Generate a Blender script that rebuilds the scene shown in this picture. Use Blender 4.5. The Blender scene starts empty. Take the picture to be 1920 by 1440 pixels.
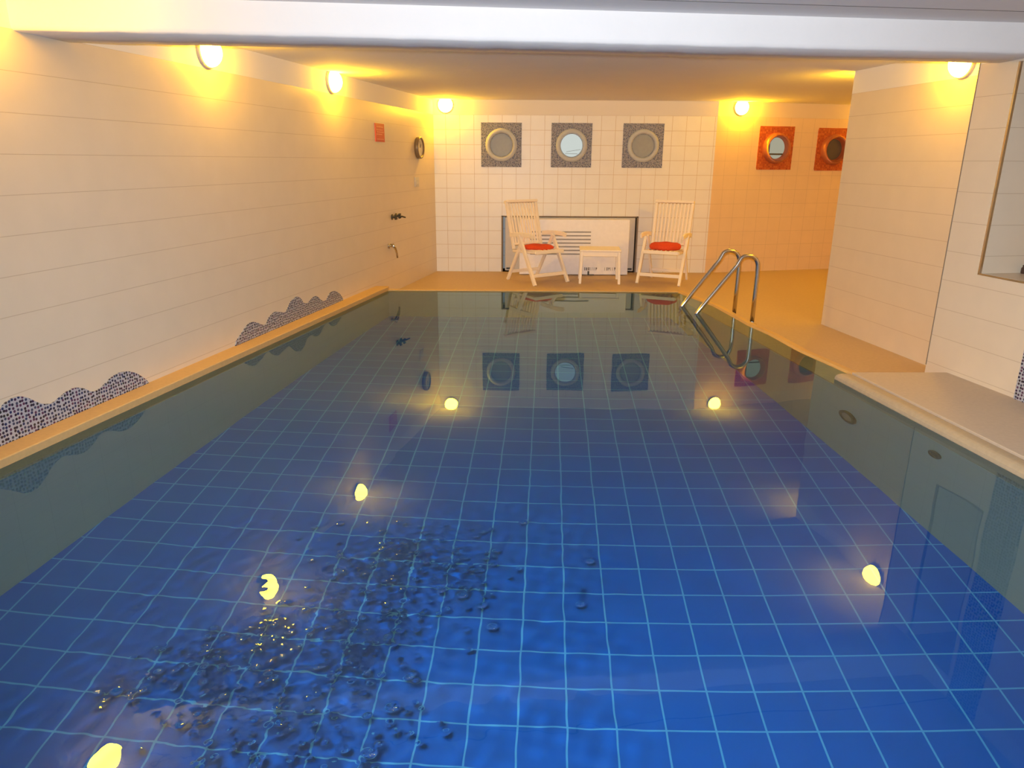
import bpy, bmesh, math, random
import numpy as np
from mathutils import Vector, Matrix

random.seed(7)
rng = np.random.default_rng(11)
C = bpy.context.scene.collection
PI = math.pi
H = 1.46            # eye above the water (water surface is z = 0)
DECK = -0.12        # lower deck
RIM = 0.045         # pool rim
PLAT = 0.05         # wide near deck
CEIL = 2.275
TILE_TOP = 2.078
DEPTH = 1.35

# ------------------------------------------------------------------ materials
def new_mat(name):
    m = bpy.data.materials.new(name); m.use_nodes = True
    nt = m.node_tree; nt.nodes.clear()
    out = nt.nodes.new('ShaderNodeOutputMaterial')
    return m, nt, out

def N(nt, typ, **kw):
    n = nt.nodes.new(typ)
    for k, v in kw.items(): setattr(n, k, v)
    return n

def math_node(nt, op, a, b=None, clamp=False):
    n = nt.nodes.new('ShaderNodeMath'); n.operation = op; n.use_clamp = clamp
    for i, v in enumerate((a, b)):
        if v is None: continue
        if isinstance(v, (int, float)): n.inputs[i].default_value = v
        else: nt.links.new(v, n.inputs[i])
    return n.outputs[0]

def mix_col(nt, fac, a, b):
    n = nt.nodes.new('ShaderNodeMix'); n.data_type = 'RGBA'
    if isinstance(fac, (int, float)): n.inputs[0].default_value = fac
    else: nt.links.new(fac, n.inputs[0])
    for i, v in ((6, a), (7, b)):
        if isinstance(v, tuple): n.inputs[i].default_value = (*v[:3], 1)
        else: nt.links.new(v, n.inputs[i])
    return n.outputs[2]

def principled(nt, out, col, rough=.5, metal=0., spec=.5):
    p = nt.nodes.new('ShaderNodeBsdfPrincipled')
    if isinstance(col, tuple): p.inputs['Base Color'].default_value = (*col[:3], 1)
    else: nt.links.new(col, p.inputs['Base Color'])
    if isinstance(rough, (int, float)): p.inputs['Roughness'].default_value = rough
    else: nt.links.new(rough, p.inputs['Roughness'])
    p.inputs['Metallic'].default_value = metal
    p.inputs['Specular IOR Level'].default_value = spec
    nt.links.new(p.outputs[0], out.inputs[0])
    return p

def noise(nt, vec, scale, detail=3.):
    n = nt.nodes.new('ShaderNodeTexNoise'); n.inputs['Scale'].default_value = scale
    n.inputs['Detail'].default_value = detail
    nt.links.new(vec, n.inputs['Vector']); return n.outputs[0]

def bump(nt, p, h, strength, dist):
    b = nt.nodes.new('ShaderNodeBump'); b.inputs['Strength'].default_value = strength
    b.inputs['Distance'].default_value = dist
    nt.links.new(h, b.inputs['Height']); nt.links.new(b.outputs[0], p.inputs['Normal'])

def plain(name, col, rough=.5, metal=0., spec=.5, vary=.06, scale=18.):
    m, nt, out = new_mat(name)
    tc = N(nt, 'ShaderNodeTexCoord')
    f = noise(nt, tc.outputs['Object'], scale)
    c = mix_col(nt, f, tuple(x*(1-vary) for x in col), tuple(min(1, x*(1+vary)) for x in col))
    principled(nt, out, c, rough, metal, spec)
    return m

def line_mask(nt, coord, off, pitch, width):
    """1 on the grout lines at coord = off + k*pitch"""
    a = math_node(nt, 'ADD', coord, -off + pitch*.5 + 1000*pitch)
    a = math_node(nt, 'MODULO', a, pitch)
    a = math_node(nt, 'ADD', a, -pitch*.5)
    a = math_node(nt, 'ABSOLUTE', a)
    return math_node(nt, 'LESS_THAN', a, width*.5)

def tile_mat(name, tile, grout, axes=('X', 'Z'), offs=(0., 0.), pitch=(.2, .2), widths=(.003, .003),
             rough=.35, spec=.4, top=None, topcol=(.8, .77, .72), vary=.05, tilevar=0.):
    m, nt, out = new_mat(name)
    tc = N(nt, 'ShaderNodeTexCoord')
    sx = N(nt, 'ShaderNodeSeparateXYZ'); nt.links.new(tc.outputs['Object'], sx.inputs[0])
    u, v = sx.outputs[axes[0]], sx.outputs[axes[1]]
    g = math_node(nt, 'MAXIMUM', line_mask(nt, u, offs[0], pitch[0], widths[0]),
                  line_mask(nt, v, offs[1], pitch[1], widths[1]))
    f = noise(nt, tc.outputs['Object'], 5., 4.)
    c = mix_col(nt, f, tuple(x*(1-vary) for x in tile), tuple(min(1, x*(1+vary)) for x in tile))
    if tilevar:
        cu = math_node(nt, 'FLOOR', math_node(nt, 'DIVIDE', math_node(nt, 'ADD', u, -offs[0]), pitch[0]))
        cv = math_node(nt, 'FLOOR', math_node(nt, 'DIVIDE', math_node(nt, 'ADD', v, -offs[1]), pitch[1]))
        cb = N(nt, 'ShaderNodeCombineXYZ'); nt.links.new(cu, cb.inputs[0]); nt.links.new(cv, cb.inputs[1])
        wn = N(nt, 'ShaderNodeTexWhiteNoise'); nt.links.new(cb.outputs[0], wn.inputs['Vector'])
        k = math_node(nt, 'MULTIPLY', wn.outputs['Value'], tilevar)
        c = mix_col(nt, k, c, tuple(x*.55 for x in tile))
    c = mix_col(nt, g, c, grout)
    r = rough
    if top is not None:
        t = math_node(nt, 'GREATER_THAN', sx.outputs['Z'], top)
        c = mix_col(nt, t, c, topcol)
        r = math_node(nt, 'MAXIMUM', math_node(nt, 'MULTIPLY', t, .9), rough)
    p = principled(nt, out, c, r, 0., spec)
    bump(nt, p, math_node(nt, 'SUBTRACT', 1.0, g), .3, .002)
    return m

def plaster(name, col):
    m, nt, out = new_mat(name)
    tc = N(nt, 'ShaderNodeTexCoord')
    f = noise(nt, tc.outputs['Object'], 3., 5.)
    c = mix_col(nt, f, tuple(x*.95 for x in col), col)
    p = principled(nt, out, c, .9, 0., .2)
    bump(nt, p, noise(nt, tc.outputs['Object'], 14., 6.), .25, .01)
    return m

def stone(name, col, scale=40.):
    m, nt, out = new_mat(name)
    tc = N(nt, 'ShaderNodeTexCoord')
    f = noise(nt, tc.outputs['Object'], scale, 6.)
    g = noise(nt, tc.outputs['Object'], 2.2, 4.)
    c = mix_col(nt, f, tuple(x*.86 for x in col), tuple(min(1, x*1.1) for x in col))
    c = mix_col(nt, math_node(nt, 'MULTIPLY', g, .25), c, tuple(x*.8 for x in col))
    p = principled(nt, out, c, .55, 0., .35)
    bump(nt, p, f, .15, .002)
    return m

def mosaic(name, grout, cols, scale, axes='XZ', radius=.36, gloss=.45):
    """small round glass stones set in pale grout"""
    m, nt, out = new_mat(name)
    tc = N(nt, 'ShaderNodeTexCoord')
    sx = N(nt, 'ShaderNodeSeparateXYZ'); nt.links.new(tc.outputs['Object'], sx.inputs[0])
    cb = N(nt, 'ShaderNodeCombineXYZ')
    nt.links.new(sx.outputs[axes[0]], cb.inputs[0]); nt.links.new(sx.outputs[axes[1]], cb.inputs[1])
    v = N(nt, 'ShaderNodeTexVoronoi'); v.voronoi_dimensions = '2D'
    v.inputs['Scale'].default_value = scale; v.inputs['Randomness'].default_value = .45
    nt.links.new(cb.outputs[0], v.inputs['Vector'])
    dot = math_node(nt, 'LESS_THAN', v.outputs['Distance'], radius)
    sc = N(nt, 'ShaderNodeSeparateColor'); nt.links.new(v.outputs['Color'], sc.inputs[0])
    r = N(nt, 'ShaderNodeValToRGB'); r.color_ramp.interpolation = 'CONSTANT'
    e = r.color_ramp.elements
    e[0].position = 0; e[0].color = (*cols[0], 1)
    e[1].position = 1/len(cols); e[1].color = (*cols[1], 1)
    for i in range(2, len(cols)):
        k = e.new(i/len(cols)); k.color = (*cols[i], 1)
    nt.links.new(sc.outputs[0], r.inputs[0])
    c = mix_col(nt, dot, grout, r.outputs[0])
    rr = math_node(nt, 'SUBTRACT', .75, math_node(nt, 'MULTIPLY', dot, gloss))
    p = principled(nt, out, c, rr, 0., .5)
    bump(nt, p, dot, .4, .002)
    return m

def emitter(name, col, strength):
    m, nt, out = new_mat(name)
    e = N(nt, 'ShaderNodeEmission'); e.inputs[0].default_value = (*col, 1); e.inputs[1].default_value = strength
    nt.links.new(e.outputs[0], out.inputs[0]); return m

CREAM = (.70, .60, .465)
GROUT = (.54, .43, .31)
M = {}
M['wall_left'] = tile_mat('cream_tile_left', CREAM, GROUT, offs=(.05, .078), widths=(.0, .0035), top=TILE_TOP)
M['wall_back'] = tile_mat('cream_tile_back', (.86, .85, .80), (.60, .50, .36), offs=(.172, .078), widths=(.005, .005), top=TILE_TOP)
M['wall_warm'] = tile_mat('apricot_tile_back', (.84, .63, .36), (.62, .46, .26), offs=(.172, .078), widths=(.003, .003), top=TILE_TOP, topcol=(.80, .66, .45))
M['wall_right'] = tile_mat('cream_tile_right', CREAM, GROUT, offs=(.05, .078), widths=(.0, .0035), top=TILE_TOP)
M['pool_floor'] = tile_mat('blue_pool_tile', (.003, .105, .52), (.09, .34, .68), axes=('X', 'Y'), offs=(.122, .0),
                           pitch=(.2075, .2075), widths=(.0085, .0085), rough=.4, vary=.12, tilevar=.12)
M['pool_wall'] = tile_mat('pale_pool_tile', (.42, .44, .35), (.37, .39, .31), axes=('X', 'Z'), offs=(.0, .0), widths=(.003, .003), rough=.4)
M['plaster'] = plaster('white_plaster', (.77, .755, .755))
M['ceiling'] = plaster('ceiling_plaster', (.80, .79, .80))
M['deck'] = stone('tan_deck_tile', (.52, .38, .24))
M['plat'] = stone('tan_coping_stone', (.56, .46, .35))
M['coping'] = stone('tan_coping_edge_stone', (.46, .36, .23))
M['rim'] = stone('ochre_rim_stone', (.60, .40, .17))
M['chrome'] = plain('brushed_steel', (.62, .60, .57), .22, 1., .5, .04)
M['cream_plastic'] = plain('cream_white_resin', (.93, .86, .74), .45, 0., .4, .03)
M['red'] = plain('red_cushion_cloth', (.72, .085, .03), .85, 0., .2, .15, 60)
M['sign_red'] = plain('red_sign_enamel', (.60, .06, .02), .4)
M['sign_line'] = plain('pale_sign_lettering', (.75, .30, .18), .5)
M['dark'] = plain('dark_metal', (.05, .045, .035), .45)
M['brown'] = plain('dark_brown_plastic', (.06, .03, .02), .5)
M['grey_metal'] = plain('grey_sheet_metal', (.62, .60, .56), .5)
M['white_panel'] = plain('white_enamel_panel', (.94, .92, .90), .4)
M['slot'] = plain('shadowed_slot_grey', (.36, .34, .32), .7)
M['lettering'] = plain('grey_lettering', (.33, .30, .28), .7)
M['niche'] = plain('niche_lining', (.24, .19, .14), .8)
M['clock_rim'] = plain('dark_clock_rim', (.20, .14, .08), .35)
M['clock_face'] = plain('pale_clock_face', (.62, .58, .52), .4)
M['lamp_base'] = plain('grey_lamp_base', (.45, .42, .40), .5)
M['trim_metal'] = plain('polished_metal_edge', (.80, .79, .78), .14, 1.)
M['steel_ring'] = plain('grey_porthole_ring', (.50, .54, .58), .6, .0, .5, .08)
M['orange_ring'] = plain('copper_porthole_ring', (.42, .13, .06), .4, .2, .5, .08)
M['pane_grey'] = plain('grey_porthole_glass', (.30, .33, .35), .45, 0., .5, .1)
M['pane_dark'] = plain('dark_porthole_glass', (.12, .10, .08), .2, 0., .4, .1)
M['pane_frame'] = plain('dim_window_frame', (.10, .10, .07), .5)
M['fitting'] = plain('dark_inlet_fitting', (.02, .025, .02), .4)
NAVY = [(.015, .015, .05), (.05, .02, .06), (.02, .03, .10), (.03, .03, .03), (.09, .03, .08), (.05, .06, .11), (.03, .02, .03)]
M['wave_mosaic'] = mosaic('wave_mosaic_stones', (.40, .41, .46), NAVY, 48.)
M['blue_mosaic'] = mosaic('blue_porthole_mosaic', (.36, .38, .44), [(.10, .13, .22), (.20, .20, .26), (.13, .14, .18), (.22, .23, .32), (.09, .10, .19)], 52., radius=.42, gloss=.15)
M['orange_mosaic'] = mosaic('orange_porthole_mosaic', (.50, .11, .02), [(.52, .10, .02), (.42, .07, .015), (.60, .15, .03)], 34., radius=.42, gloss=.15)
M['lamp_glow'] = emitter('amber_lamp_glow', (1., .50, .0105), 222.)
M['lit_pane'] = emitter('lit_porthole_pane', (.80, .86, .80), .75)
M['lit_pane_dim'] = emitter('dim_lit_porthole_pane', (.62, .58, .42), .62)

# water: clear, refracting, faintly green-blue
m, nt, out = new_mat('clear_pool_water')
g = N(nt, 'ShaderNodeBsdfGlass'); g.inputs['Color'].default_value = (.76, .95, .98, 1)
g.inputs['Roughness'].default_value = 0.; g.inputs['IOR'].default_value = 1.333
nt.links.new(g.outputs[0], out.inputs[0]); M['water'] = m

# ------------------------------------------------------------------ mesh helpers
def link(name, bm, mat, parent=None, smooth=False, loc=(0, 0, 0), rz=0.):
    me = bpy.data.meshes.new(name); bmesh.ops.recalc_face_normals(bm, faces=bm.faces[:])
    bm.to_mesh(me); bm.free()
    if smooth:
        for p in me.polygons: p.use_smooth = True
    me.materials.append(mat)
    o = bpy.data.objects.new(name, me); C.objects.link(o)
    o.location = loc; o.rotation_euler = (0, 0, rz)
    if parent: o.parent = parent
    return o

def thing(name, label, cat, loc=(0, 0, 0), rz=0., group=None):
    o = bpy.data.objects.new(name, None); C.objects.link(o); o.empty_display_size = .1
    o.location = loc; o.rotation_euler = (0, 0, rz)
    o['label'] = label; o['category'] = cat
    if group: o['group'] = group
    return o

def tag(o, label, cat, group=None, kind=None):
    o['label'] = label; o['category'] = cat
    if group: o['group'] = group
    if kind: o['kind'] = kind
    return o

def struct(o): o['kind'] = 'structure'; return o

def box(bm, x0, x1, y0, y1, z0, z1, mtx=None, bev=0.):
    t = bmesh.new()
    vs = [t.verts.new((x, y, z)) for x in (x0, x1) for y in (y0, y1) for z in (z0, z1)]
    for f in ((0, 1, 3, 2), (4, 6, 7, 5), (0, 4, 5, 1), (2, 3, 7, 6), (0, 2, 6, 4), (1, 5, 7, 3)):
        t.faces.new([vs[i] for i in f])
    if bev: bmesh.ops.bevel(t, geom=t.edges[:], offset=bev, segments=2, affect='EDGES', profile=.5)
    if mtx: t.transform(mtx)
    merge(bm, t)

def merge(bm, t):
    me = bpy.data.meshes.new('tmp'); bmesh.ops.recalc_face_normals(t, faces=t.faces[:])
    t.to_mesh(me); t.free(); bm.from_mesh(me); bpy.data.meshes.remove(me)

def bar(bm, a, b, w, d, bev=.004, up=(0, 1, 0)):
    """rectangular bar from a to b, w wide (sideways), d deep"""
    a, b = Vector(a), Vector(b); z = (b-a).normalized(); u = Vector(up)
    if abs(z.dot(u)) > .95: u = Vector((1, 0, 0))
    x = u.cross(z).normalized(); y = z.cross(x)
    mt = Matrix((x, y, z)).transposed().to_4x4(); mt.translation = a
    box(bm, -w/2, w/2, -d/2, d/2, 0, (b-a).length, mt, bev)

def tube(bm, pts, r, n=14, caps=True):
    pts = [Vector(p) for p in pts]; rings = []
    t = (pts[1]-pts[0]).normalized()
    up = Vector((0, 0, 1)) if abs(t.z) < .9 else Vector((0, 1, 0))
    x = up.cross(t).normalized()
    for i, p in enumerate(pts):
        a = pts[max(i-1, 0)]; b = pts[min(i+1, len(pts)-1)]
        t = (b-a).normalized(); x = (x - t*x.dot(t)).normalized(); y = t.cross(x)
        rr = r[i] if isinstance(r, (list, tuple)) else r
        rings.append([bm.verts.new(p + x*math.cos(q)*rr + y*math.sin(q)*rr) for q in [2*PI*k/n for k in range(n)]])
    for i in range(len(rings)-1):
        for k in range(n):
            bm.faces.new((rings[i][k], rings[i][(k+1) % n], rings[i+1][(k+1) % n], rings[i+1][k]))
    if caps:
        bm.faces.new(rings[0][::-1]); bm.faces.new(rings[-1])

def lathe(bm, prof, n=40, axis='Y'):
    """profile of (radius, along): revolved about the local axis (Y: out of a wall = -Y)"""
    rings = []
    for r, h in prof:
        if r < 1e-6: rings.append([bm.verts.new((0, h, 0) if axis == 'Y' else (0, 0, h))])
        else:
            rings.append([bm.verts.new((r*math.cos(q), h, r*math.sin(q)) if axis == 'Y' else (r*math.cos(q), r*math.sin(q), h))
                          for q in [2*PI*k/n for k in range(n)]])
    for a, b in zip(rings[:-1], rings[1:]):
        for k in range(n):
            if len(a) == 1 and len(b) == 1: continue
            if len(a) == 1: bm.faces.new((a[0], b[(k+1) % n], b[k]))
            elif len(b) == 1: bm.faces.new((a[k], a[(k+1) % n], b[0]))
            else: bm.faces.new((a[k], a[(k+1) % n], b[(k+1) % n], b[k]))

def prism(bm, pts, z0, z1):
    lo = [bm.verts.new((x, y, z0)) for x, y in pts]; hi = [bm.verts.new((x, y, z1)) for x, y in pts]
    n = len(pts)
    bm.faces.new(lo[::-1]); bm.faces.new(hi)
    for i in range(n): bm.faces.new((lo[i], lo[(i+1) % n], hi[(i+1) % n], hi[i]))

def slab(name, pts, z0, z1, mat, bev=0.):
    bm = bmesh.new(); prism(bm, pts, z0, z1)
    if bev:
        es = [e for e in bm.edges if all(abs(v.co.z-z1) < 1e-5 for v in e.verts)]
        bmesh.ops.bevel(bm, geom=es, offset=bev, segments=5, affect='EDGES', profile=.5)
    return struct(link(name, bm, mat))

# ------------------------------------------------------------------ plan of the room
def left_x(y): return -3.331 + .2033*y
def pool_l(y): return -2.541 + .205*(y-3.12)
def pool_r(y): return 2.505 - .121*(y-3.044)
YN, YF = .75, 8.40        # near and far edge of the pool
Y0, YB = -3.2, 10.82      # wall behind the camera, back wall
CORNER = (2.87, YB)
ANG = .25
def ang_y(x): return YB + ANG*(x-2.87)
def right_x(y): return 3.04 + .158*(5.12-y)
PA, PB = (3.166, 7.27), (3.42, 5.48)     # tiled pillar face
def pillar_x(y): return PA[0] + (PB[0]-PA[0])/(PB[1]-PA[1])*(y-PA[1])

class Wall:
    """local x runs along the wall, local -y points into the room, local z is world z"""
    def __init__(s, p0, p1):
        s.p0, s.p1 = Vector((*p0, 0)), Vector((*p1, 0))
        d = s.p1-s.p0; s.len = d.length; s.rz = math.atan2(d.y, d.x); s.d = d.normalized()
        s.n = Vector((s.d.y, -s.d.x, 0))          # into the room
    def at(s, u, off=0., z=0.):
        p = s.p0 + s.d*u + s.n*off; return (p.x, p.y, z)
    def u_of_y(s, y): return (y-s.p0.y)/s.d.y
    def u_of_x(s, x): return (x-s.p0.x)/s.d.x
WL = Wall((left_x(Y0), Y0), (left_x(YB), YB))
WB = Wall((left_x(YB), YB), CORNER)
WA = Wall(CORNER, (6.6, ang_y(6.6)))
WR = Wall((right_x(5.12), 5.12), (right_x(Y0), Y0))
WP = Wall(PA, PB)

def wall(name, W, z0, z1, thick, mat, hole=None, u0=0., u1=None):
    bm = bmesh.new(); u1 = W.len if u1 is None else u1
    if hole:
        a, b, c, d, dep = hole
        box(bm, u0, a, 0, thick, z0, z1); box(bm, b, u1, 0, thick, z0, z1)
        if c > z0: box(bm, a, b, 0, thick, z0, c)
        box(bm, a, b, 0, thick, d, z1); box(bm, a, b, dep, thick, c, d)
    else: box(bm, u0, u1, 0, thick, z0, z1)
    return struct(link(name, bm, mat, loc=W.p0, rz=W.rz))

wall('wall_left', WL, -1.6, CEIL, .3, M['wall_left'], u1=WL.len+.3)
NX0, NX1 = WB.u_of_x(-.17), WB.u_of_x(1.835)
wall('wall_back', WB, -.4, CEIL, .6, M['wall_back'], hole=(NX0, NX1, DECK, .695, .34))
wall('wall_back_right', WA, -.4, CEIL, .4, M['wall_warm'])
NI0, NI1 = WR.u_of_y(4.80), WR.u_of_y(4.37)
wall('wall_right', WR, -.4, CEIL, .62, M['wall_right'], hole=(NI0, NI1, .765, 2.06, .46))
# tiled pillar, a solid block; local x along its face
bm = bmesh.new()
box(bm, 0, WP.len+.5, 0, 2.6, -.4, CEIL)
struct(link('wall_pillar', bm, M['wall_right'], loc=WP.p0, rz=WP.rz))
WE = Wall((6.6, ang_y(6.6)), (6.6, 6.6)); wall('wall_far_right', WE, -.4, CEIL, .3, M['wall_right'])
WF = Wall((right_x(Y0)+.3, Y0), (left_x(Y0)-.3, Y0)); wall('wall_front', WF, -.4, CEIL, .3, M['wall_right'])

# ceiling, beam
def front_y(x): return 4.275 + .112*x
bm = bmesh.new(); prism(bm, [(-4.6, -3.6), (5., -3.6), (5., front_y(5.)-.31), (-4.6, front_y(-4.6)-.31)], 2.238, CEIL+.01); struct(link('ceiling_near', bm, M['ceiling']))
bm = bmesh.new(); prism(bm, [(-4.6, front_y(-4.6)-.302), (5., front_y(5.)-.302), (5., front_y(5.)), (-4.6, front_y(-4.6))], 2.238, CEIL+.01); struct(link('ceiling_edge', bm, M['plaster']))
bm = bmesh.new(); prism(bm, [(-4.6, front_y(-4.6)-.3105), (5., front_y(5.)-.3105), (5., front_y(5.)-.3015), (-4.6, front_y(-4.6)-.3015)], 2.2372, CEIL); struct(link('trim_ceiling_joint', bm, M['dark']))
slab('ceiling', [(-4.6, -3.6), (7., -3.6), (7., 12.4), (-4.6, 12.4)], CEIL, CEIL+.15, M['ceiling'])
def beam_obj():
    bm = bmesh.new(); n = 60; x0, x1 = -2.75, 3.4
    prof = [(.0, CEIL), (.0, 2.238), (-.002, 2.225), (-.004, 2.18), (-.004, 2.14), (-.003, 2.10), (.001, 2.082), (.014, 2.073),
            (.20, 2.070), (.355, 2.067), (.362, 2.078), (.36, CEIL)]
    rows = []
    r2 = random.Random(3)
    for i in range(n+1):
        x = x0 + (x1-x0)*i/n; w = r2.uniform(-.004, .004)
        rows.append([bm.verts.new((x, 4.265 + .112*x + dy + (w if j in (5, 6, 9, 10) else 0), z + (w*.6 if 4 < j < 11 else 0)))
                     for j, (dy, z) in enumerate(prof)])
    for a, b in zip(rows[:-1], rows[1:]):
        for j in range(len(prof)-1): bm.faces.new((a[j], a[j+1], b[j+1], b[j]))
    bm.faces.new(rows[0][::-1]); bm.faces.new(rows[-1])
    o = struct(link('trim_ceiling_beam', bm, M['plaster'], smooth=True))
    return o
beam_obj()

# ------------------------------------------------------------------ decks and pool shell
YR = YF+.07
receivers = []
LIP = .012
LOUT = [(4.871, 2.475), (5.187, 2.423), (5.678, 2.331), (6.264, 2.288), (6.635, 2.219), (7.577, 2.145), (8.352, 1.955), (YR, 1.94)]
def lout(y): return float(np.interp(y, [a for a, b in LOUT], [b for a, b in LOUT]))
slab('floor', [(-2.2, YR), (6.6, YR), (6.6, 12.), (-2.2, 12.)], -.30, DECK, M['deck'])
slab('floor_lower_right', [(lout(y)+.065, y) for y in (YR, 7.577, 6.635, 6.264, 5.678, 5.187, 4.90)] + [(6.6, 4.90), (6.6, YR)], -.30, DECK, M['deck'])
rim_l = slab('trim_rim_left', [(left_x(YN)-.02, YN), (pool_l(YN), YN), (pool_l(YF), YF), (pool_l(YF), YR), (left_x(YR)-.02, YR)], -DEPTH-.1, RIM, M['rim'], .008)
slab('trim_rim_far', [(pool_l(YF), YF), (lout(YF), YF), (lout(YR), YR), (pool_l(YF), YR)], -DEPTH-.1, LIP, M['rim'], .006)
# right rim: a narrow lip with a sloping edge that runs down into the water
def right_rim():
    bm = bmesh.new(); rows = []
    for y in np.linspace(4.90, YR, 44):
        xo, xr = lout(y), min(pool_r(y), lout(y)-.03)
        rows.append([bm.verts.new((x, y, z)) for x, z in ((xo+.065, -.30), (xo+.065, LIP-.004), (xo+.058, LIP), (xo+.004, LIP), (xo-.006, LIP-.006),
                     (xo-.03, -.006), (.5*(xo+xr), -.045), (xr, -.12), (xr, -DEPTH-.1))])
    for a, b in zip(rows[:-1], rows[1:]):
        for k in range(8): bm.faces.new((a[k], a[k+1], b[k+1], b[k]))
    bm.faces.new(rows[0]); bm.faces.new(rows[-1][::-1])
    for a, b in zip(rows[:-1], rows[1:]): bm.faces.new((a[8], a[0], b[0], b[8]))
    return struct(link('trim_rim_right', bm, M['rim']))
rim_r = right_rim()
slab('floor_near_right', [(pool_r(YN)+.12, YN), (5., YN), (5., 4.95), (2.53, 4.90), (pool_r(4.90)+.12, 4.90)], -DEPTH-.1, PLAT, M['plat'], .004)
near_coping = slab('trim_coping_right', [(pool_r(YN), YN), (pool_r(YN)+.12, YN), (pool_r(4.90)+.12, 4.90), (pool_r(4.90), 4.90)], -DEPTH-.1, PLAT, M['coping'], .042)
receivers += [near_coping, rim_l]
slab('floor_near', [(-5., Y0-.3), (5., Y0-.3), (5., YN), (-5., YN)], -DEPTH-.1, PLAT, M['plat'], .02)

GA = .047
bm = bmesh.new(); prism(bm, [(-3.6, YN-.3), (3.4, YN-.3), (3.4, YF+.3), (-3.6, YF+.3)], -DEPTH-.15, -DEPTH)
o = struct(link('floor_pool', bm, M['pool_floor'])); o.rotation_euler = (0, 0, 0)
# turn the tile grid, not the slab: mesh is counter-rotated inside a rotated object
o.data.transform(Matrix.Rotation(GA, 4, 'Z')); o.rotation_euler = (0, 0, -GA)
receivers += [o, rim_r]
def pool_side(name, p0, p1):
    W = Wall(p0, p1); bm = bmesh.new(); box(bm, -.02, W.len+.02, -.003, .012, -DEPTH, -.15 if abs(W.d.y) > .5 else -.08)
    o = struct(link(name, bm, M['pool_wall'], loc=W.p0, rz=W.rz)); receivers.append(o); return W
PWL = pool_side('wall_pool_left', (pool_l(YN), YN), (pool_l(YF), YF))
PWF = pool_side('wall_pool_far', (pool_l(YF), YF), (pool_r(YF), YF))
PWR = pool_side('wall_pool_right', (pool_r(YF), YF), (pool_r(YN), YN))
PWN = pool_side('wall_pool_near', (pool_r(YN), YN), (pool_l(YN), YN))

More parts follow.
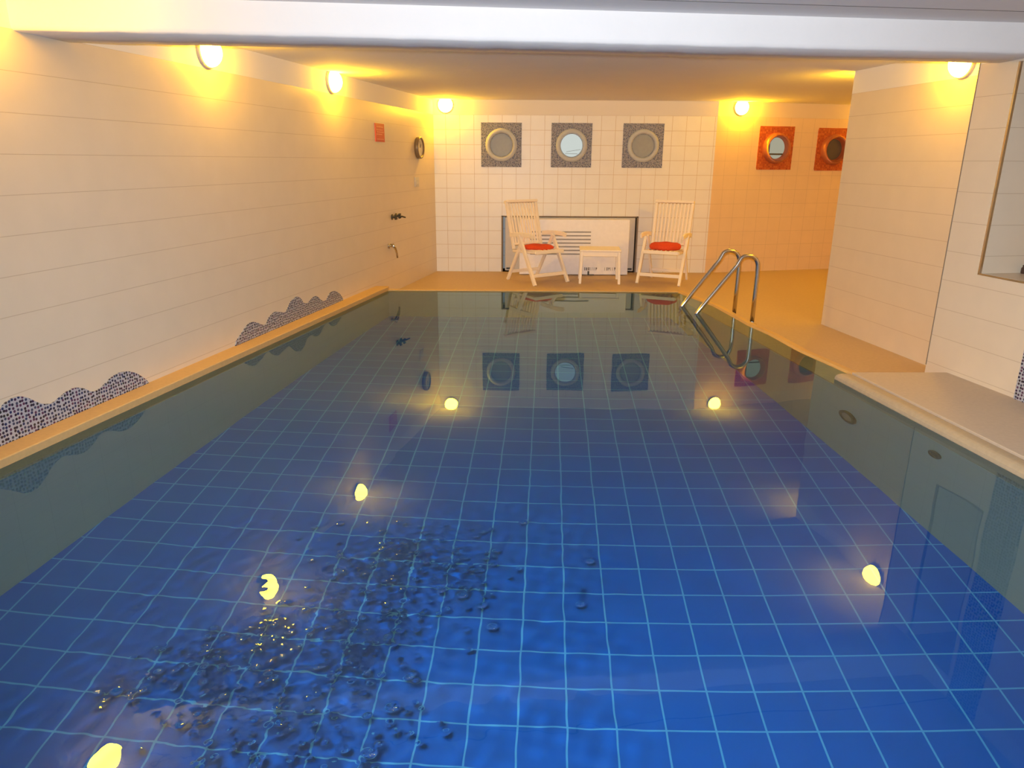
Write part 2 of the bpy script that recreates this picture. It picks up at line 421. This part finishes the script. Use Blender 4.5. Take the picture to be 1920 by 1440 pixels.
# ------------------------------------------------------------------ water with ripples
def build_water():
    ys = np.concatenate([np.linspace(YN, 1.36, 10, endpoint=False), np.arange(1.36, 2.75, .0046), np.arange(2.75, 4.0, .012), np.linspace(4.0, YF, 70)])
    f = np.concatenate([np.linspace(0, .24, 40, endpoint=False), np.linspace(.24, .60, 400, endpoint=False), np.linspace(.60, 1., 90)])
    Yg, Fg = np.meshgrid(ys, f, indexing='ij')
    XL = pool_l(Yg)-.002; XR = np.where(Yg > 4.9, np.interp(Yg, [a for a, b in LOUT], [b for a, b in LOUT])-.002, pool_r(Yg)+.002)
    Xg = XL + (XR-XL)*Fg
    def blob(cx, cy, rx, ry, rot=0.):
        c, s = math.cos(rot), math.sin(rot)
        u = (Xg-cx)*c + (Yg-cy)*s; v = -(Xg-cx)*s + (Yg-cy)*c
        return np.exp(-((u/rx)**2 + (v/ry)**2)**1.5)
    mask = np.clip(blob(-.62, 1.62, .30, .34) + blob(-.86, 1.85, .34, .20, .3) + blob(-.52, 2.08, .30, .26) + .9*blob(-.38, 2.42, .30, .22)
                   + .25*blob(-.50, 2.75, .40, .30) + .5*blob(-.2, 2.28, .12, .10), 0, 1)
    Z = np.zeros_like(Xg)
    def waves(n, lo, hi, slope):
        z = np.zeros_like(Xg)
        for _ in range(n):
            lam = math.exp(rng.uniform(math.log(lo), math.log(hi))); a = rng.uniform(0, 2*PI); ph = rng.uniform(0, 2*PI)
            k = 2*PI/lam
            z += math.cos(a*0)*slope/k/math.sqrt(n)*np.sin(k*(Xg*math.cos(a)+Yg*math.sin(a))+ph)
        return z
    fine = (Yg < 3.8)
    fade = np.clip((3.8-Yg)/.6, 0, 1)*np.clip((Fg-.22)/.05, 0, 1)*np.clip((.61-Fg)/.06, 0, 1)
    Z += waves(26, .045, .09, .009)*mask*fade
    Z += waves(30, .016, .036, .006)*mask*fade
    Z += waves(14, .25, .6, .0028)*np.clip((6.5-Yg)/4, 0.25, 1)
    Z += waves(14, .06, .14, .006)*np.clip((4.6-Yg)/3, 0, 1)*fade
    # drops and bubbles resting on the skin of the water
    def dimple(cx, cy, r, h):
        nonlocal Z
        i0, i1 = np.searchsorted(ys, cy-3*r), np.searchsorted(ys, cy+3*r)
        if i1 <= i0: return
        d2 = ((Xg[i0:i1]-cx)**2 + (Yg[i0:i1]-cy)**2)/(r*r)
        Z[i0:i1] += h*np.exp(-d2)*(1-.5*d2)
    for _ in range(2600):
        x, y = rng.uniform(-1.25, .15), rng.uniform(1.38, 2.75)
        j = np.searchsorted(ys, y); j = min(j, len(ys)-1); k = np.argmin(abs(Xg[j]-x))
        if rng.uniform() < mask[j, k]*.42: rr = rng.uniform(.005, .0095); dimple(x, y, rr, rng.choice([-1, 1])*rr*rng.uniform(.06, .22))
    for x, y, r in [(-.33, 1.665, .014), (-.36, 1.50, .013), (-.30, 1.79, .010), (-.17, 2.21, .012), (-.10, 2.15, .011), (.24, 2.16, .011), (.30, 2.44, .011),
                    (-.06, 2.03, .011), (.05, 2.75, .010), (-1.13, 1.72, .012)]:
        dimple(x, y, r, -.0042)
    edge = np.minimum(np.minimum(Fg, 1-Fg)*20, 1)*np.clip((YF-Yg)/.3, 0, 1)
    Z *= edge
    nr, nc = Xg.shape
    v = np.stack([Xg, Yg, Z], -1).reshape(-1, 3)
    idx = np.arange(nr*nc).reshape(nr, nc)
    q = np.stack([idx[:-1, :-1], idx[:-1, 1:], idx[1:, 1:], idx[1:, :-1]], -1).reshape(-1, 4)
    me = bpy.data.meshes.new('pool_water')
    me.from_pydata(v.tolist(), [], q.tolist()); me.update()
    for p in me.polygons: p.use_smooth = True
    me.materials.append(M['water'])
    o = bpy.data.objects.new('pool_water', me); C.objects.link(o)
    tag(o, 'clear pool water over blue tiles, rippled near the camera', 'water', kind='stuff')
    return o
water = build_water()

# ------------------------------------------------------------------ mosaics
W1 = [(2.90, .05), (2.95, .11), (3.03, .15), (3.10, .14), (3.17, .12), (3.25, .11), (3.33, .13), (3.41, .18), (3.491, .235), (3.524, .255), (3.572, .267), (3.626, .256), (3.668, .23), (3.704, .2), (3.748, .173), (3.802, .162), (3.851, .175), (3.915, .194), (3.976, .195), (4.034, .171), (4.079, .139), (4.124, .133), (4.181, .147), (4.249, .174), (4.33, .185), (4.408, .168), (4.476, .129), (4.536, .077), (4.56, .044)]
W2 = [(5.563, .044), (5.59, .082), (5.664, .124), (5.74, .167), (5.823, .183), (5.9, .16), (5.978, .126), (6.042, .124), (6.093, .165), (6.187, .193), (6.275, .175), (6.366, .157), (6.418, .183), (6.489, .236), (6.591, .255), (6.663, .223), (6.707, .177), (6.797, .16), (6.898, .193), (6.982, .188), (7.073, .131), (7.174, .116), (7.258, .169), (7.367, .174), (7.472, .131), (7.544, .069), (7.552, .044)]
def wave(pts, label):
    u = [WL.u_of_y(y) for y, z in pts]; zs = [z for y, z in pts]
    # smooth outline
    t = np.linspace(0, len(u)-1, len(u)*4)
    def cr(a):
        a = np.array(a); out = []
        for q in t:
            i = int(min(q, len(a)-2)); f = q-i
            p0, p1, p2, p3 = a[max(i-1, 0)], a[i], a[i+1], a[min(i+2, len(a)-1)]
            out.append(.5*(2*p1+(p2-p0)*f+(2*p0-5*p1+4*p2-p3)*f*f+(3*p1-p0-3*p2+p3)*f**3))
        return out
    us, zz = cr(u), cr(zs); z0 = RIM
    bm = bmesh.new(); cols = []
    for a, z in zip(us, zz):
        z = max(z, z0+.0005)
        cols.append([bm.verts.new((a, y, q)) for y, q in ((-.008, z0), (-.008, z), (0., z), (0., z0))])
    for a, b in zip(cols[:-1], cols[1:]):
        for k in range(4): bm.faces.new((a[k], a[(k+1) % 4], b[(k+1) % 4], b[k]))
    bm.faces.new(cols[0]); bm.faces.new(cols[-1][::-1])
    o = link('wave_mosaic', bm, M['wave_mosaic'], loc=WL.p0, rz=WL.rz)
    return tag(o, label, 'mosaic', 'wave mosaics along the left wall')
wave(W1, 'nearer wave-shaped mosaic of round dark stones, cut by the left picture edge')
wave(W2, 'farther wave-shaped mosaic with four humps on the left wall above the rim')
bm = bmesh.new(); a, b = WR.u_of_y(4.325), WR.u_of_y(4.07); box(bm, a, b, -.012, 0, PLAT, CEIL)
o = link('mosaic_strip', bm, M['wave_mosaic'], loc=WR.p0, rz=WR.rz)
tag(o, 'upright mosaic strip of dark round stones at the right picture edge', 'mosaic')

# ------------------------------------------------------------------ wall lamps
def lamp(W, u, z, label, first=[None]):
    loc = W.at(u, 0, z)
    if first[0] is None:
        t = thing('wall_lamp', label, 'lamp', loc, W.rz, 'round amber wall lamps')
        bm = bmesh.new(); lathe(bm, [(0, 0), (.108, 0), (.110, -.006), (.109, -.020), (.103, -.026), (0, -.026)])
        link('lamp_base', bm, M['lamp_base'], t, True)
        bm = bmesh.new(); lathe(bm, [(.100, -.026)] + [(.102*math.cos(q), -.026-.086*math.sin(q)) for q in np.linspace(.06, PI/2-.01, 10)] + [(0, -.112)])
        link('glass_dome', bm, M['lamp_glow'], t, True)
        first[0] = t; return t
    t = first[0].copy(); C.objects.link(t); t.location = loc; t.rotation_euler = (0, 0, W.rz); t['label'] = label
    for ch in first[0].children:
        c = ch.copy(); C.objects.link(c); c.parent = t
    return t
lamp(WL, WL.u_of_y(5.60), 2.188, 'largest lit lamp on the left wall, its top hidden by the ceiling beam')
lamp(WL, WL.u_of_y(7.60), 2.19, 'lit lamp on the left wall above the far wave mosaic')
lamp(WB, WB.u_of_x(-.955), 2.205, 'lit round lamp in the far left corner of the back wall')
lamp(WA, WA.u_of_x(3.205), 2.20, 'lit lamp on the back wall between the grey and the orange portholes')
lamp(WP, WP.u_of_y(5.86), 2.178, 'lit lamp on the tiled pillar at the right under the ceiling beam')
lamp(WL, WL.u_of_y(3.66), 2.19, 'lit lamp beyond the left picture edge, seen as the nearest amber reflection')
# lamp round the back of the pillar: only its glow on the ceiling shows
WPb = Wall((6., PA[1]+.41), PA); 
lamp(Wall(tuple(Vector(WP.p0.xy)+Vector((WP.d.x, WP.d.y))*0 - Vector((WP.n.x, WP.n.y))*2.), PA), 1.76, 2.185, 'lit lamp hidden behind the tiled pillar, glowing on the ceiling')

lamp(WA, WA.u_of_x(5.5), 2.20, 'added unseen lamp past the pillar, put in to light the apricot back wall')  # extra lamp, never in view, added to brighten and warm this wall
# ------------------------------------------------------------------ portholes
def porthole(W, u, z, label, mos, ringm, pane, w, h, R, r, prot):
    t = thing('porthole', label, 'porthole', W.at(u, 0, z), W.rz, 'round portholes in the back wall')
    bm = bmesh.new()
    # mosaic plate with a round hole
    n = 48; inn, sq = [], []
    for k in range(n):
        q = 2*PI*k/n; c, s = math.cos(q), math.sin(q); f = min(w/2/max(abs(c), 1e-6), h/2/max(abs(s), 1e-6))
        inn.append(bm.verts.new((r*.98*c, -.012, r*.98*s))); sq.append(bm.verts.new((f*c, -.012, f*s)))
    bk = [bm.verts.new((v.co.x, 0, v.co.z)) for v in sq]
    for k in range(n):
        j = (k+1) % n; bm.faces.new((inn[k], inn[j], sq[j], sq[k])); bm.faces.new((sq[k], sq[j], bk[j], bk[k]))
    cs = [bm.verts.new((a*w/2, -.012, b*h/2)) for a in (-1, 1) for b in (-1, 1)]
    cb = [bm.verts.new((a*w/2, 0, b*h/2)) for a in (-1, 1) for b in (-1, 1)]
    for cc, cbk in zip(cs, cb):   # fill square corners
        near = sorted(range(n), key=lambda k: (sq[k].co-cc.co).length)[:2]
        bm.faces.new((cc, sq[near[0]], sq[near[1]]))
    link('mosaic_surround', bm, M[mos], t)
    bm = bmesh.new(); p = prot
    lathe(bm, [(R, -.012), (R, -.02-.3*p), (R-.012, -.02-.7*p), (R-.035, -.02-p), (r+.03, -.02-p), (r+.012, -.018-p*.8), (r+.004, -.014-p*.4), (r, -.004), (r, 0)])
    rg = link('ring_frame', bm, M[ringm], t, True)
    bm = bmesh.new(); lathe(bm, [(0, -.004), (r, -.004), (r, -.001), (0, -.001)])
    link('glass_pane', bm, M[pane], t)
    return t
GREY = 'blue_mosaic'
porthole(WB, WB.u_of_x(-.172), 1.676, 'dull grey porthole in blue mosaic square, nearest the corner lamp', GREY, 'steel_ring', 'pane_grey', .575, .60, .225, .158, .035)
pm = porthole(WB, WB.u_of_x(.825), 1.676, 'bright lit porthole in blue mosaic square, middle of the three grey ones', GREY, 'steel_ring', 'lit_pane', .575, .60, .225, .158, .035)
porthole(WB, WB.u_of_x(1.84), 1.676, 'grey porthole in blue mosaic square above the right white chair', GREY, 'steel_ring', 'pane_grey', .575, .60, .225, .158, .035)
bm = bmesh.new(); bar(bm, (-.07, -.009, -.085), (.13, -.009, -.055), .004, .022, 0, up=(0, 1, 0)); bar(bm, (-.09, -.009, -.11), (.09, -.009, -.115), .004, .012, 0, up=(0, 1, 0)); link('window_bar', bm, M['pane_frame'], pm)
ph = porthole(WA, WA.u_of_x(3.805), 1.660, 'orange porthole with a pale lit pane beside the back wall lamp', 'orange_mosaic', 'orange_ring', 'lit_pane_dim', .565, .60, .215, .150, .085)
bm = bmesh.new(); box(bm, -.15, .15, -.012, -.004, -.095, -.072); box(bm, -.120, -.098, -.012, -.004, -.13, .13)
link('window_bar', bm, M['pane_frame'], ph)
porthole(WA, WA.u_of_x(4.74), 1.650, 'orange porthole with a dark pane, half hidden by the tiled pillar', 'orange_mosaic', 'orange_ring', 'pane_dark', .565, .60, .215, .150, .085)

# ------------------------------------------------------------------ things on the left wall
u = WL.u_of_y(8.795); t = thing('notice_sign', 'small red notice sign high on the left wall', 'sign', WL.at(u, 0, 1.762), WL.rz)
bm = bmesh.new(); box(bm, -.14, .14, -.008, 0, -.10, .10, bev=.002); link('plate', bm, M['sign_red'], t)
for k, (z, a, b) in enumerate([(.062, -.10, .10), (.030, -.11, .08), (.006, -.09, .11), (-.018, -.11, .06), (-.072, -.11, .11)]):
    x = a; bm = bmesh.new()
    while x < b:
        l = random.uniform(.018, .045); box(bm, x, min(x+l, b), -.0095, -.008, z-.005, z+.005); x += l+.012
    link('text_line', bm, M['sign_line'], t)

u = WL.u_of_y(10.11); t = thing('wall_clock', 'round dark-rimmed clock on the left wall near the back corner', 'clock', WL.at(u, 0, 1.62), WL.rz)
bm = bmesh.new(); lathe(bm, [(0, 0), (.135, 0), (.14, -.02), (.138, -.05), (.128, -.056), (.116, -.05), (.114, -.034), (0, -.034)]); link('rim', bm, M['clock_rim'], t, True)
bm = bmesh.new(); lathe(bm, [(0, -.036), (.115, -.036), (.115, -.034), (0, -.034)]); link('face', bm, M['clock_face'], t)
bm = bmesh.new(); bar(bm, (0, -.039, 0), (.035, -.039, .045), .008, .002, 0); bar(bm, (0, -.039, 0), (-.02, -.039, .085), .006, .002, 0); link('hands', bm, M['dark'], t)

u = WL.u_of_y(10.02); t = thing('light_switch', 'pale wall switch below the clock on the left wall', 'switch', WL.at(u, 0, 1.187), WL.rz)
bm = bmesh.new(); box(bm, -.08, .08, -.012, 0, -.062, .062, bev=.003); link('cover_plate', bm, M['clock_face'], t)
bm = bmesh.new(); box(bm, -.05, .05, -.018, -.012, -.035, .03, bev=.002); link('rocker', bm, M['grey_metal'], t)

u = WL.u_of_y(9.15); t = thing('wall_tap', 'small dark metal tap with two knobs on the left wall', 'tap', WL.at(u, 0, .795), WL.rz)
for du, dz in ((-.075, 0), (.06, .004)):
    bm = bmesh.new(); lathe(bm, [(0, 0), (.034, 0), (.034, -.01), (.016, -.014), (.016, -.035)]); tube(bm, [(0, -.03, 0), (0, -.05, 0)], .014)
    for k in range(4):
        q = PI/4+k*PI/2; tube(bm, [(0, -.05, 0), (.034*math.cos(q), -.052, .034*math.sin(q))], [.010, .012], 8)
    o = link('knob', bm, M['dark'], t, True); o.location = (du, 0, dz)
bm = bmesh.new(); tube(bm, [(-.05, -.02, .0), (.04, -.02, .002)], .009, 8); tube(bm, [(.06, -.03, .0), (.10, -.07, -.005), (.13, -.10, -.018)], .010, 8); link('spout', bm, M['dark'], t, True)

u = WL.u_of_y(8.98); t = thing('hose_holder', 'chrome hand shower hanging in a loop below the tap', 'shower', WL.at(u, 0, .40), WL.rz)
bm = bmesh.new(); lathe(bm, [(0, 0), (.03, 0), (.03, -.012), (.014, -.016), (.014, -.06), (0, -.062)]); o = link('bracket', bm, M['chrome'], t, True); o.location = (-.06, 0, .06)
bm = bmesh.new(); tube(bm, [(-.075, -.06, .075), (-.04, -.075, .04), (0, -.08, -.02), (.03, -.075, -.09)], [.022, .018, .012, .011], 10); link('hand_piece', bm, M['chrome'], t, True)
bm = bmesh.new(); tube(bm, [(.03, -.075, -.09), (.055, -.06, -.05), (.06, -.04, 0.), (.04, -.02, .05), (.0, -.008, .075), (-.04, -.008, .065)], .008, 8); link('hose', bm, M['dark'], t, True)

# ------------------------------------------------------------------ niche at the right: metal edge and a small thing on the sill
bm = bmesh.new(); a, b = NI0, NI1
box(bm, a-.006, a+.008, -.004, .012, .765, 2.06); box(bm, a-.006, b+.006, -.004, .012, .757, .769); box(bm, b-.004, b+.006, -.004, .012, .765, 2.06)
struct(link('trim_niche_edge', bm, M['trim_metal'], loc=WR.p0, rz=WR.rz))
bm = bmesh.new(); lathe(bm, [(0, 0), (.026, 0), (.028, .008), (.028, .035), (.022, .042), (.022, .055), (0, .057)], 20, 'Z')
o = link('small_jar', bm, M['brown'], loc=(3.405, 4.81, .765))
tag(o, 'small dark brown jar on the tiled niche sill at the right edge', 'jar')

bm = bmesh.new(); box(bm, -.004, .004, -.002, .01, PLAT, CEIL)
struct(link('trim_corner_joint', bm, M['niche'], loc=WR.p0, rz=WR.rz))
# ------------------------------------------------------------------ dehumidifier in the back wall niche
t = thing('dehumidifier', 'white air dehumidifier cabinet in the wall niche behind the chairs', 'dehumidifier', (.87, 10.5, DECK))
bm = bmesh.new(); box(bm, -.985, .925, .33, .62, .015, .795, bev=.006); box(bm, -.70, .72, .05, .34, .012, .775)
link('casing', bm, M['grey_metal'], t)
bm = bmesh.new(); box(bm, -.775, .795, 0, .055, .008, .792, bev=.008); fp = link('front_panel', bm, M['white_panel'], t)
for k in range(7):
    bm = bmesh.new(); z = .295 + k*.052; box(bm, -.62, .245, -.004, .004, z, z+.012); box(bm, -.62, .245, -.010, 0, z+.014, z+.018)
    link('louver_slot', bm, M['slot'], fp)
for x0, x1 in ((.165, .36), (.46, .645)):
    x = x0; bm = bmesh.new()
    while x < x1-.01:
        w = random.choice([.006, .006, .016]); box(bm, x, x+w, -.0015, .001, .07, .115)
        if w < .01 and random.random() < .6: box(bm, x, x+.018, -.0015, .001, random.choice([.107, .089, .07]), .115 if random.random() < .3 else .112)
        x += .028
    link('lettering', bm, M['lettering'], fp)
bm = bmesh.new(); box(bm, .215, .240, -.006, .0, .0, .06); box(bm, .215, .31, -.005, .0, 0, .014); link('worn_edge', bm, M['dark'], fp)
for x in (-.92, .86):
    bm = bmesh.new(); box(bm, x-.045, x+.045, .32, .345, .035, .06); link('foot', bm, M['dark'], t)
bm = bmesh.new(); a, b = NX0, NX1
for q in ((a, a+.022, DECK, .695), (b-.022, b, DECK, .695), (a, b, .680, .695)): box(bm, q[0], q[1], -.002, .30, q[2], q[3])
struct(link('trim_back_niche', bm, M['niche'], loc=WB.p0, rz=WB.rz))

# ------------------------------------------------------------------ chairs, cushions, table
def copy_thing(src, loc, rz, label):
    r = src.copy(); C.objects.link(r); r.location = loc; r.rotation_euler = (0, 0, rz); r['label'] = label
    for ch in src.children:
        c = ch.copy(); C.objects.link(c); c.parent = r
        for g in ch.children:
            d = g.copy(); C.objects.link(d); d.parent = c
    return r

def make_chair(label, loc, rz):
    t = thing('garden_chair', label, 'chair', loc, rz, 'white folding garden chairs')
    mp = M['cream_plastic']
    for s in (-1, 1):
        bm = bmesh.new(); bar(bm, (s*.285, -.33, 0), (s*.285, .03, .63), .036, .046); link('front_leg', bm, mp, t)
        bm = bmesh.new(); bar(bm, (s*.252, .33, 0), (s*.252, -.03, .62), .030, .044); link('rear_leg', bm, mp, t)
        bm = bmesh.new()
        pts = [(-.27, .625), (-.20, .642), (-.05, .645), (.12, .635), (.24, .62)]
        for (y0, z0), (y1, z1) in zip(pts[:-1], pts[1:]): bar(bm, (s*.28, y0, z0), (s*.28, y1, z1), .056, .024, .005)
        link('armrest', bm, mp, t)
    bm = bmesh.new()
    for s in (-1, 1): bar(bm, (s*.228, -.27, .425), (s*.228, .23, .405), .03, .04)
    bar(bm, (-.235, -.27, .425), (.235, -.27, .425), .045, .035); bar(bm, (-.235, .22, .405), (.235, .22, .405), .035, .03)
    for k in range(7): x = -.18+k*.06; bar(bm, (x, -.26, .432), (x, .22, .412), .042, .014, .003)
    link('seat', bm, mp, t)
    bm = bmesh.new(); b0, b1 = Vector((0, .205, .43)), Vector((0, .375, 1.05)); dd = b1-b0
    for s in (-1, 1): bar(bm, b0+Vector((s*.240, 0, 0)), b1+Vector((s*.250, 0, 0)), .036, .034)
    bar(bm, b1+Vector((-.268, 0, 0)), b1+Vector((.268, 0, 0)), .034, .075, .006, up=dd.normalized().cross(Vector((1, 0, 0))))
    c0 = b0+dd*.10; bar(bm, c0+Vector((-.24, 0, 0)), c0+Vector((.24, 0, 0)), .028, .07, .005, up=dd.normalized().cross(Vector((1, 0, 0))))
    for k in range(9): x = -.192+k*.048; bar(bm, b0+dd*.12+Vector((x, 0, 0)), b1-dd*.03+Vector((x*1.04, 0, 0)), .024, .016, .003)
    link('backrest', bm, mp, t)
    bm = bmesh.new(); bar(bm, (-.285, -.262, .12), (.285, -.262, .12), .03, .045, .004, up=(0, 0, 1)); link('front_rail', bm, mp, t)
    bm = bmesh.new(); bar(bm, (-.252, .262, .12), (.252, .262, .12), .026, .04, .004, up=(0, 0, 1)); link('rear_rail', bm, mp, t)
    return t
ch1 = make_chair('white slatted garden chair left of the table, turned to the right', (.33, 9.96, DECK), math.radians(36.5))
ch2 = copy_thing(ch1, (2.085, 9.97, DECK), math.radians(-24.9), 'white slatted garden chair right of the table, facing the pool')

def cushion(label, loc, rz, thick):
    bm = bmesh.new(); n = 44
    prof = [(0, .012), (.12, .008), (.17, .004), (.20, .010), (.212, .026), (.20, .042), (.16, .052), (.08, .055), (.012, .050), (0, .046)]
    lathe(bm, prof, n, 'Z')
    for v in bm.verts:
        a = math.atan2(v.co.y, v.co.x); r = math.hypot(v.co.x, v.co.y)
        v.co.z = v.co.z*thick + .004*math.sin(5*a)*r/.2
    o = link('seat_cushion', bm, M['red'], None, True, loc, rz)
    return tag(o, label, 'cushion', 'red round seat cushions')
f1 = Vector((math.sin(math.radians(36.5)), -math.cos(math.radians(36.5)))); f2 = Vector((math.sin(math.radians(-24.9)), -math.cos(math.radians(-24.9))))
cz = DECK + .436
cushion('red round cushion on the left white garden chair', (.33+f1.x*.03, 9.96+f1.y*.03, cz), .4, 1.1)
cushion('red round cushion on the right white garden chair', (2.085+f2.x*.03, 9.97+f2.y*.03, cz), 1.0, 1.8)

t = thing('side_table', 'small white side table between the two garden chairs', 'table', (1.185, 9.94, DECK), math.radians(-4))
bm = bmesh.new(); box(bm, -.275, .275, -.235, .235, .43, .455, bev=.008); link('tabletop', bm, M['cream_plastic'], t)
bm = bmesh.new()
for s in (-1, 1): box(bm, -.23, .23, s*.205-.011, s*.205+.011, .37, .432); box(bm, s*.24-.011, s*.24+.011, -.205, .205, .37, .432)
link('apron', bm, M['cream_plastic'], t)
for sx in (-1, 1):
    for sy in (-1, 1):
        bm = bmesh.new(); bar(bm, (sx*.262, sy*.222, 0), (sx*.246, sy*.208, .432), .034, .034); link('leg', bm, M['cream_plastic'], t)

# ------------------------------------------------------------------ pool ladder
def rail_pts(y, xin, xo, zt, yin):
    pts = [(xin+.005, yin, -1.0), (xin, yin, -.55), (xin-.012, yin, -.22), (xin-.008, yin, -.07), (xin, yin, .0)]
    # slanted reach, arch, upright
    a = Vector((xin, yin, 0)); b = Vector((xo-.21, y, zt-.10))
    for k in range(1, 7): pts.append(tuple(a.lerp(b, k/6)))
    for k in range(1, 11):
        q = k/10; ang = math.radians(144 - 144*q)
        pts.append((xo-.105+.105*math.cos(ang)*(1.0 if q > .5 else 1.0), y, zt-.105+.105*math.sin(ang)))
    pts += [(xo+.003, y, zt-.2), (xo+.002, y, zt-.4), (xo, y, DECK)]
    return pts
t = thing('pool_ladder', 'curved steel pool ladder with two handrails at the right pool edge', 'ladder', (0, 0, 0))
rails = [(7.24, 1.86, 2.445, .575, 7.19), (7.66, 1.80, 2.385, .575, 7.58)]
for y, xi, xo, zt, yi in rails:
    bm = bmesh.new(); p = rail_pts(y, xi, xo, zt, yi); tube(bm, p, .0215, 16)
    rl = link('handrail', bm, M['chrome'], t, True)
    bm = bmesh.new(); lathe(bm, [(0, 0), (.048, 0), (.046, .008), (.026, .014), (.023, .03)], 24, 'Z')
    o = link('foot_flange', bm, M['chrome'], rl, True); o.location = (xo, y, DECK)
for z in (-.46, -.70, -.94):
    x = 1.835; bm = bmesh.new(); box(bm, x-.04, x+.04, 7.20, 7.57, z-.012, z+.012, bev=.004); receivers.append(link('step', bm, M['fitting'], t))

# ------------------------------------------------------------------ inlets in the right pool wall
def inlet(y, z, r, label):
    u = PWR.u_of_y(y); t = thing('pool_inlet', label, 'pool fitting', PWR.at(u, .003, z), PWR.rz)
    bm = bmesh.new(); lathe(bm, [(0, 0), (r, 0), (r, -.012), (r*.72, -.02), (r*.62, -.012)], 32); link('ring', bm, M['fitting'], t, True)
    bm = bmesh.new(); lathe(bm, [(0, -.009), (r*.64, -.009), (r*.64, -.004), (0, -.004)], 32); link('grille', bm, M['slot'] if r > .08 else M['fitting'], t)
inlet(4.67, -.62, .10, 'larger dark ring inlet under water in the right pool wall')
inlet(3.81, -.34, .05, 'smaller dark inlet under water in the right pool wall')

# ------------------------------------------------------------------ camera and light
f_px, pitch, roll = 1355., math.radians(17.15), math.radians(.35)
fw = Vector((0, math.cos(pitch), -math.sin(pitch))); r0 = Vector((1, 0, 0)); u0 = r0.cross(fw)
R = r0*math.cos(roll) + u0*math.sin(roll); U = u0*math.cos(roll) - r0*math.sin(roll)
cam = bpy.data.cameras.new('camera'); cam.sensor_width = 36.; cam.lens = 36.*f_px/1920.; cam.clip_start = .02
co = bpy.data.objects.new('camera', cam); C.objects.link(co)
mt = Matrix((R, U, -fw)).transposed().to_4x4(); mt.translation = (0, 0, H); co.matrix_world = mt
bpy.context.scene.camera = co

# the flash of the camera: the only neutral light in the room
fl = bpy.data.lights.new('camera_flash', 'SPOT'); fl.energy = 930; fl.color = (.90, .95, 1.)
fl.spot_size = math.radians(122); fl.spot_blend = 1.; fl.shadow_soft_size = .025
fl.cycles.is_caustics_light = True
fo = bpy.data.objects.new('camera_flash', fl); C.objects.link(fo)
d = Vector((.11, math.cos(pitch), -math.sin(pitch))).normalized()
fo.location = (-.02, .0, H+.05); fo.rotation_euler = d.to_track_quat('-Z', 'Y').to_euler()
water.cycles.is_caustics_caster = True
for r in receivers: r.cycles.is_caustics_receiver = True

w = bpy.data.worlds.new('room_dark'); bpy.context.scene.world = w; w.use_nodes = True
w.node_tree.nodes['Background'].inputs[0].default_value = (.02, .02, .02, 1)
sc = bpy.context.scene
sc.view_settings.view_transform = 'Standard'; sc.view_settings.look = 'None'
sc.view_settings.exposure = 0.; sc.view_settings.gamma = 1.; sc.view_settings.use_curve_mapping = False
sc.cycles.max_bounces = 10; sc.cycles.diffuse_bounces = 5; sc.cycles.glossy_bounces = 5; sc.cycles.transmission_bounces = 8
sc.cycles.sample_clamp_indirect = 6.; sc.cycles.use_denoising = True
